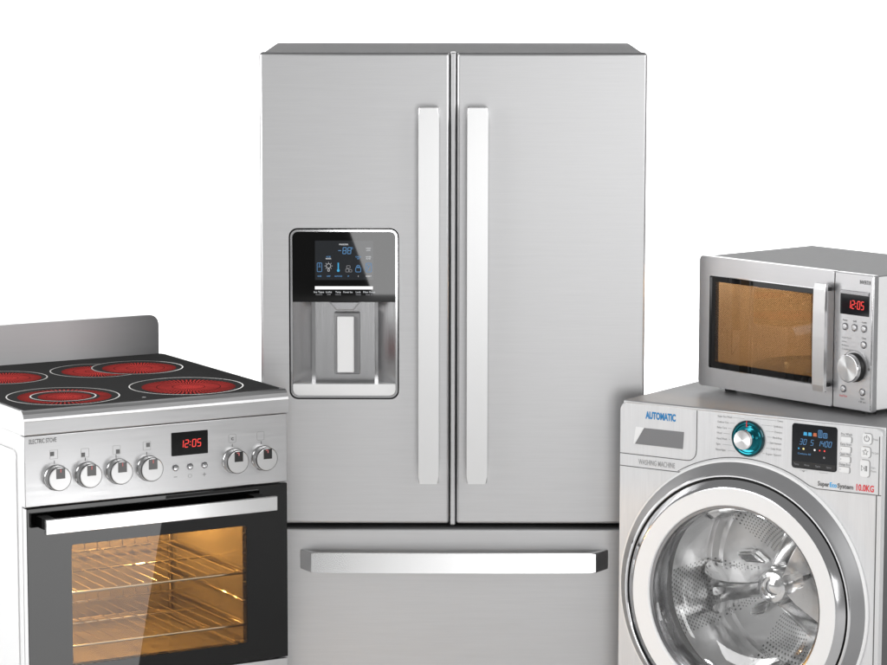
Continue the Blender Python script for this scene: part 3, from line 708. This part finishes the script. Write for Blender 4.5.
# drum with ribbed back, three lifters
dm = link('drum', lathe(B(), CX, CZ, [(.2250, .0880), (.2300, .0900), (.2430, .0990), (.2450, .1100), (.2450, .2850), (.2400, .2980), (.2250, .3020), (.2080, .2920), (.1850, .2960), (.1500, .2880), (.0, .2860)], 96), DRUM, WM)
LIFT = principled('lifter_steel', (.92, .92, .92), .15, metal=1)
def radial(name, a, secs, mat):
    """a ridge running outwards from the drum axis at angle a: secs = (radius, half width, top y, foot y)"""
    bm = B(); ca, sa = cos(a), sin(a); rows = []
    def P(r, t, y): return (CX + r * ca - t * sa, y, CZ + r * sa + t * ca)
    for (r, w_, yt, yf) in secs:
        h_ = yf - yt
        rows.append([bm.verts.new(P(r, t * w_, yf - k * h_)) for t, k in ((-1, 0), (-.86, .7), (-.66, 1), (-.46, .92), (-.3, .45), (0, .32), (.3, .45), (.46, .92), (.66, 1), (.86, .7), (1, 0))])
    for A, C_ in zip(rows, rows[1:]):
        for k in range(10): bm.faces.new((A[k], A[k + 1], C_[k + 1], C_[k]))
    bm.faces.new(rows[0]); bm.faces.new(list(reversed(rows[-1])))
    return link(name, bm, mat, dm, limit=1)
for k in range(3):
    a = radians(74 + 120 * k)
    ar = radial('star_arm', a, ((.020, .026, .132, .29), (.06, .024, .140, .29), (.12, .030, .165, .29), (.18, .040, .205, .292), (.236, .060, .262, .296)), LIFT)
    # bright pressed pocket beside each arm
    for sgn in (-1, 1):
        bm = B(); ca, sa = cos(a), sin(a)
        pts = [(.075, sgn * .038, .283), (.135, sgn * .050, .281), (.150, sgn * .075, .281), (.105, sgn * .070, .283)]
        top = [bm.verts.new((CX + r * ca - t * sa, y, CZ + r * sa + t * ca)) for r, t, y in pts]
        mid = [bm.verts.new((CX + (r * .94 + .11 * .06) * ca - t * .97 * sa, y - .022, CZ + (r * .94 + .11 * .06) * sa + t * .97 * ca)) for r, t, y in pts]
        for q in range(4): bm.faces.new((top[q], top[(q + 1) % 4], mid[(q + 1) % 4], mid[q]))
        bm.faces.new(mid); bmesh.ops.bevel(bm, geom=[e for e in bm.edges if not e.is_boundary], offset=.006, segments=3, affect='EDGES')
        link('pressed_pocket', bm, LIFT, dm, limit=1)
    # lifter along the drum wall, between two arms
    b_ = a + radians(60); bm = B(); ca, sa = cos(b_), sin(b_); secs = []
    for (y, q) in ((.112, .5), (.125, .9), (.19, 1.), (.25, .95), (.285, .6)):
        secs.append([bm.verts.new((CX + r * ca - t * sa, y, CZ + r * sa + t * ca)) for r, t in ((.246, -.038), (.246 - .028 * q, -.028), (.246 - .056 * q, -.013), (.246 - .060 * q, 0), (.246 - .056 * q, .013), (.246 - .028 * q, .028), (.246, .038))])
    for A, C_ in zip(secs, secs[1:]):
        for q in range(6): bm.faces.new((A[q], A[q + 1], C_[q + 1], C_[q]))
    bm.faces.new(secs[0]); bm.faces.new(list(reversed(secs[-1])))
    link('lifter', bm, LIFT, dm, limit=1)
link('hub', lathe(B(), CX, CZ, [(.040, .20), (.038, .140), (.032, .130), (.024, .128), (.020, .134), (.012, .130), (0, .128)], 48), principled('hub_steel', (.9, .9, .9), .12, metal=1), dm)

# ================================================================== MICROWAVE OVEN
MW = thing('microwave_oven', 'stainless steel microwave oven with amber lit window and red clock, standing on the washing machine', 'microwave', (.5592, 6.4754, .8907), -50.15)
W, D = .5023, .3482; Z0, Z1 = .012, .2943; dz = -.8907
cab = link('cabinet', box(B(), .003, W - .003, .016, D, Z0 + .002, Z1 - .002, bev=.004), [MW_TOP, WHITE], MW)
face_slots(cab, lambda p: 1 if p.normal.x > .8 else 0)
cut(cab, box(B(), .035, .365, -.05, .315, .040, .268))
for fx in (.05, W - .05):
    for fy in (.05, D - .05):
        f = part('foot', BLACK, MW, lathe(B(), 0, 0, [(0, 0), (.013, 0), (.013, .0138), (0, .0138)], 16)); f.rotation_euler = (radians(90), 0, 0); f.location = (fx, fy, 0)
dr = link('door', prism(B(), rrect(.0, .3932, Z0, Z1, (.008, .004, .004, .008), 5), 'y', .0, .0155, bev=.002, seg=3), STEEL_MW, MW)
cut(dr, prism(B(), rrect(.0318, .352, .9440 + dz, 1.1440 + dz, .004), 'y', -.02, .04))
part('window_bezel', CHROME, dr, rframe(B(), rrect(.0303, .3535, .9425 + dz, 1.1455 + dz, .0050), rrect(.0319, .3519, .9441 + dz, 1.1439 + dz, .0038), -.0010, .012))
part('window_frame', BLACKGL, dr, rframe(B(), rrect(.0320, .3518, .9442 + dz, 1.1438 + dz, .0037), rrect(.0465, .3390, .9575 + dz, 1.1315 + dz, .0037), .0030, .0130))
part('window', MWPANE, dr, prism(B(), rrect(.0466, .3389, .9576 + dz, 1.1314 + dz, .0036), 'y', .0032, .0062))
# handle: flat bar bent in side view, two black posts
hp = [(-.0245, .935 + dz), (-.0262, .948 + dz), (-.0270, 1.00 + dz), (-.0272, 1.048 + dz), (-.0270, 1.10 + dz), (-.0262, 1.147 + dz), (-.0245, 1.160 + dz)]
hp2 = [(p[0] + .008, p[1]) for p in reversed(hp)]
hd = part('handle', SATIN, dr, prism(B(), hp + hp2, 'x', .3595, .3925, bev=.0012), limit=3e-4)
for pz in (.9475 + dz, 1.1475 + dz): part('handle_post', BLACK, hd, box(B(), .3680, .3860, -.0185, -.0003, pz - .0035, pz + .0035))
cp = link('control_panel', prism(B(), rrect(.3946, W, Z0, Z1, (.004, .004, .004, .004), 4), 'y', .0, .0155, bev=.002, seg=3), STEEL_MW, MW)
part('edge_trim', CHROME, MW, box(B(), .4975, .5008, -.0012, .003, Z0 + .004, Z1 - .004, bev=.0008))
text('INVERTER', 'lettering', INKG, cp, .4640, 1.1655 + dz, -.0004, .0078, .0300, bold=.012)
dp = part('clock_display', LCD, MW, prism(B(), rrect(.4118, .4902, 1.0995 + dz, 1.1415 + dz, .001), 'y', -.0012, .002))
part('display_bezel', CHROME_D, dp, box(B(), .4118, .4902, -.0030, -.0004, 1.1418 + dz, 1.1495 + dz, bev=.0006))
bm = B(); digits(bm, '12:05', .4330, 1.1130 + dz, -.0017, .0160, .0066, .0017, .0038); link('readout', bm, LED_R, dp, smooth=False)
for (bx, bz, s) in ((.4257, 1.0738, 'Power'), (.4517, 1.0738, 'Grill'), (.4777, 1.0738, 'Combi'), (.4778, 1.0409, 'Clock'), (.4243, .9441, None), (.4765, .9429, None)):
    bt = part('button', CHROME_D, MW, lathe(B(), bx, bz + dz, [(.0078, -.0002), (.0078, -.0016), (.0066, -.0026), (.0062, -.0014)], 28))
    link('button_cap', lathe(B(), bx, bz + dz, [(.0062, -.0012), (.0052, -.0034), (0, -.0040)], 28), STEEL_MW, bt)
    if s: text(s, 'lettering', INKG, cp, bx, bz + .0115 + dz, -.0004, .0036, .0125 if s != 'Grill' else .009, 'CENTER', bold=.01)
for i, (s, wd) in enumerate((('Auto Cook', .026), ('Defrost', .013), ('Reheat', .019), ('Combination', .032))): text(s, 'lettering', INKL, cp, .4175, 1.0490 - .0080 * i + dz, -.0004, .0036, wd)
text('Stop/Clear', 'lettering', INKR, cp, .4243, .9275 + dz, -.0004, .0040, .022, 'CENTER')
text('Start', 'lettering', INKG, cp, .4765, .9275 + dz, -.0004, .0040, .011, 'CENTER'); text('+30 sec', 'lettering', INKG, cp, .4765, .9205 + dz, -.0004, .0040, .020, 'CENTER')
KX, KZ = .4530, .9915 + dz
kn = link('knob', lathe(B(), KX, KZ, [(.0305, -.0002), (.0302, -.0050), (.0296, -.0065), (.0290, -.0150)], 48), BLACK, MW)
link('knob_collar', lathe(B(), KX, KZ, [(.0292, -.0130), (.0290, -.0205), (.0275, -.0222)], 48), CHROME, kn)
link('knob_cap', lathe(B(), KX, KZ, [(.0275, -.0222), (.0265, -.0226), (0, -.0226)], 48), spun('spun_knob', KX, KZ, (.72, .72, .72), .3), kn)
bm = B(); strip(bm, circ(KX, KZ, .0352, radians(-30), radians(210), 30), .0012, -.0004, .001); link('dial_scale', bm, INKL, cp, smooth=False)
link('dial_scale', lathe(B(), KX + .0395, KZ, [(.0032, -.0004), (.0, -.0005)], 14), INKG, cp, smooth=False)
bm = B(); box(bm, .0355, .3645, .0160, .3145, .0405, .2675); bm.faces.ensure_lookup_table()
for f in [f for f in bm.faces if f.normal.y < -.9]: bm.faces.remove(f)
cv = link('cooking_cavity', bm, CAVITY, MW, smooth=False)
tt = link('turntable', lathe(B(), 0, 0, [(0, 0), (.135, 0), (.140, .006), (.136, .007), (.130, .003), (0, .003)], 64), thin_glass('turntable_glass', (.85, .85, .82), 1.5), MW); tt.rotation_euler = (radians(90), 0, 0); tt.location = (.20, .165, .056)
for x in (.10, .30): link('roller', lathe(B(), x, .049, [(.008, .16), (.008, .17), (0, .17)], 16), PALE, tt); 
for c in tt.children: c.matrix_parent_inverse = tt.matrix_basis.inverted()
link('back_lit_plate', box(B(), .135, .335, .3080, .3140, .095, .235, bev=.004), principled('cavity_back_lit', (.62, .56, .47), .4), cv)  # added plate, its lighter colour paints the back wall as lit
link('lamp_grille', box(B(), .3625, .3640, .12, .20, .17, .24), LAMPGL, cv, smooth=False)

# ================================================================== SETTING: white studio sweep
def sheet(name, prof, mat, label):
    bm = B()
    r0 = [bm.verts.new((-8, p[0], p[1])) for p in prof]; r1 = [bm.verts.new((8, p[0], p[1])) for p in prof]
    for k in range(len(prof) - 1): bm.faces.new((r0[k], r1[k], r1[k + 1], r0[k + 1]))
    o = link(name, bm, mat, None, limit=1e9)
    o['kind'] = 'structure'; o['label'] = label; o['category'] = name
sheet('floor', [(-9, 0), (7.55, 0)], principled('studio_floor', (.74, .74, .74), .7, spec=.2, noise=.05, nscale=3), 'pale matt studio floor the appliances stand on')
sheet('backdrop', [(7.55, .004), (8.2, .004)] + [(8.2 + 2.2 * sin(a), 2.204 - 2.2 * cos(a)) for a in [k * pi / 24 for k in range(1, 13)]] + [(10.4, 6.0)], FLOORM, 'plain white backdrop sweeping up behind the appliances')

# ================================================================== LIGHT
wd = bpy.data.worlds.new('World'); scene.world = wd; wd.use_nodes = True
bg = wd.node_tree.nodes['Background']; bg.inputs['Color'].default_value = (1, 1, 1, 1); bg.inputs['Strength'].default_value = .27

def area(name, loc, target, sx, sy, L, roll=0., col=(1, 1, 1), spread=180):
    l = bpy.data.lights.new(name, 'AREA'); l.shape = 'RECTANGLE'; l.size = sx; l.size_y = sy
    l.energy = L * pi * sx * sy; l.color = col; l.spread = radians(spread)
    o = bpy.data.objects.new(name, l); COL.objects.link(o); o.location = loc
    q = (Vector(target) - Vector(loc)).to_track_quat('-Z', 'Y')
    o.rotation_euler = (q.to_matrix().to_4x4() @ Matrix.Rotation(roll, 4, 'Z')).to_euler()
    return o
area('backdrop_light', (0, 8.0, 5.2), (0, 10.3, 1.0), 8, 1.2, 7.0, spread=80)
area('key_light', (-3.2, 4.0, 2.2), (-.2, 6.2, .7), 2.4, 2.4, 5.9)
area('fill_light', (2.7, 3.5, 2.3), (.4, 6.2, .9), 2.2, 2.2, 4.4)
area('left_softbox', (-4.3, 6.1, 1.15), (.8, 6.2, 1.0), 1.6, 1.5, 1.5)
# strip light behind the camera, leaning, mirrored in the dispenser glass
area('strip_light', (-.47, -2.5, .50), (-.18, 6.4, 1.1), .22, 1.5, 7., roll=radians(20))
area('front_softbox', (1.30, -2.6, .95), (.1, 6.4, 1.0), 2.0, 1.9, 3.5)
# low softbox on the floor to the front right, its slanted edge mirrored in the oven door
T_ = Vector((-.5876, -.8092, 0)); N_ = Vector((-.8092, .5876, 0)); c = Vector((.37, 5.44, .272)) + T_ * .178
area('low_softbox', c, c + N_, .42, .53, .78, roll=radians(-9.6), spread=75)

def point(name, parent, loc, P, r, col):
    l = bpy.data.lights.new(name, 'POINT'); l.energy = P; l.color = col; l.shadow_soft_size = r
    o = bpy.data.objects.new(name, l); COL.objects.link(o); o.parent = parent; o.location = loc
    return o
point('oven_lamp', ST, (.165, .13, .605), 17., .012, (1, .59, .17))
point('oven_lamp', ST, (.42, .30, .640), 14., .012, (1, .59, .17))
point('drum_fill', WM, (CX, .105, CZ + .215), 1.6, .02, (1, 1, 1))  # added unseen fill to brighten the drum, not a lamp of the machine
point('microwave_lamp', MW, (.30, .24, .232), 15.0, .015, (1, .77, .50))

# ================================================================== CAMERA
cam = bpy.data.cameras.new('camera'); co = bpy.data.objects.new('camera', cam); COL.objects.link(co)
cam.sensor_fit = 'HORIZONTAL'; cam.sensor_width = 36; cam.lens = 36 * 3016.43 / 887
cam.shift_x = 2.78 / 887; cam.clip_end = 200; cam.clip_start = .05
co.location = (0, 0, 1.8954)
co.rotation_euler = (Matrix.Rotation(radians(90 - 7.7359), 4, 'X') @ Matrix.Rotation(radians(.062), 4, 'Z')).to_euler()
scene.camera = co
scene.view_settings.view_transform = 'Standard'; scene.view_settings.look = 'None'; scene.view_settings.exposure = 0; scene.view_settings.gamma = 1
scene.cycles.max_bounces = 12; scene.cycles.transparent_max_bounces = 16; scene.cycles.use_denoising = True
scene.cycles.sample_clamp_indirect = 6
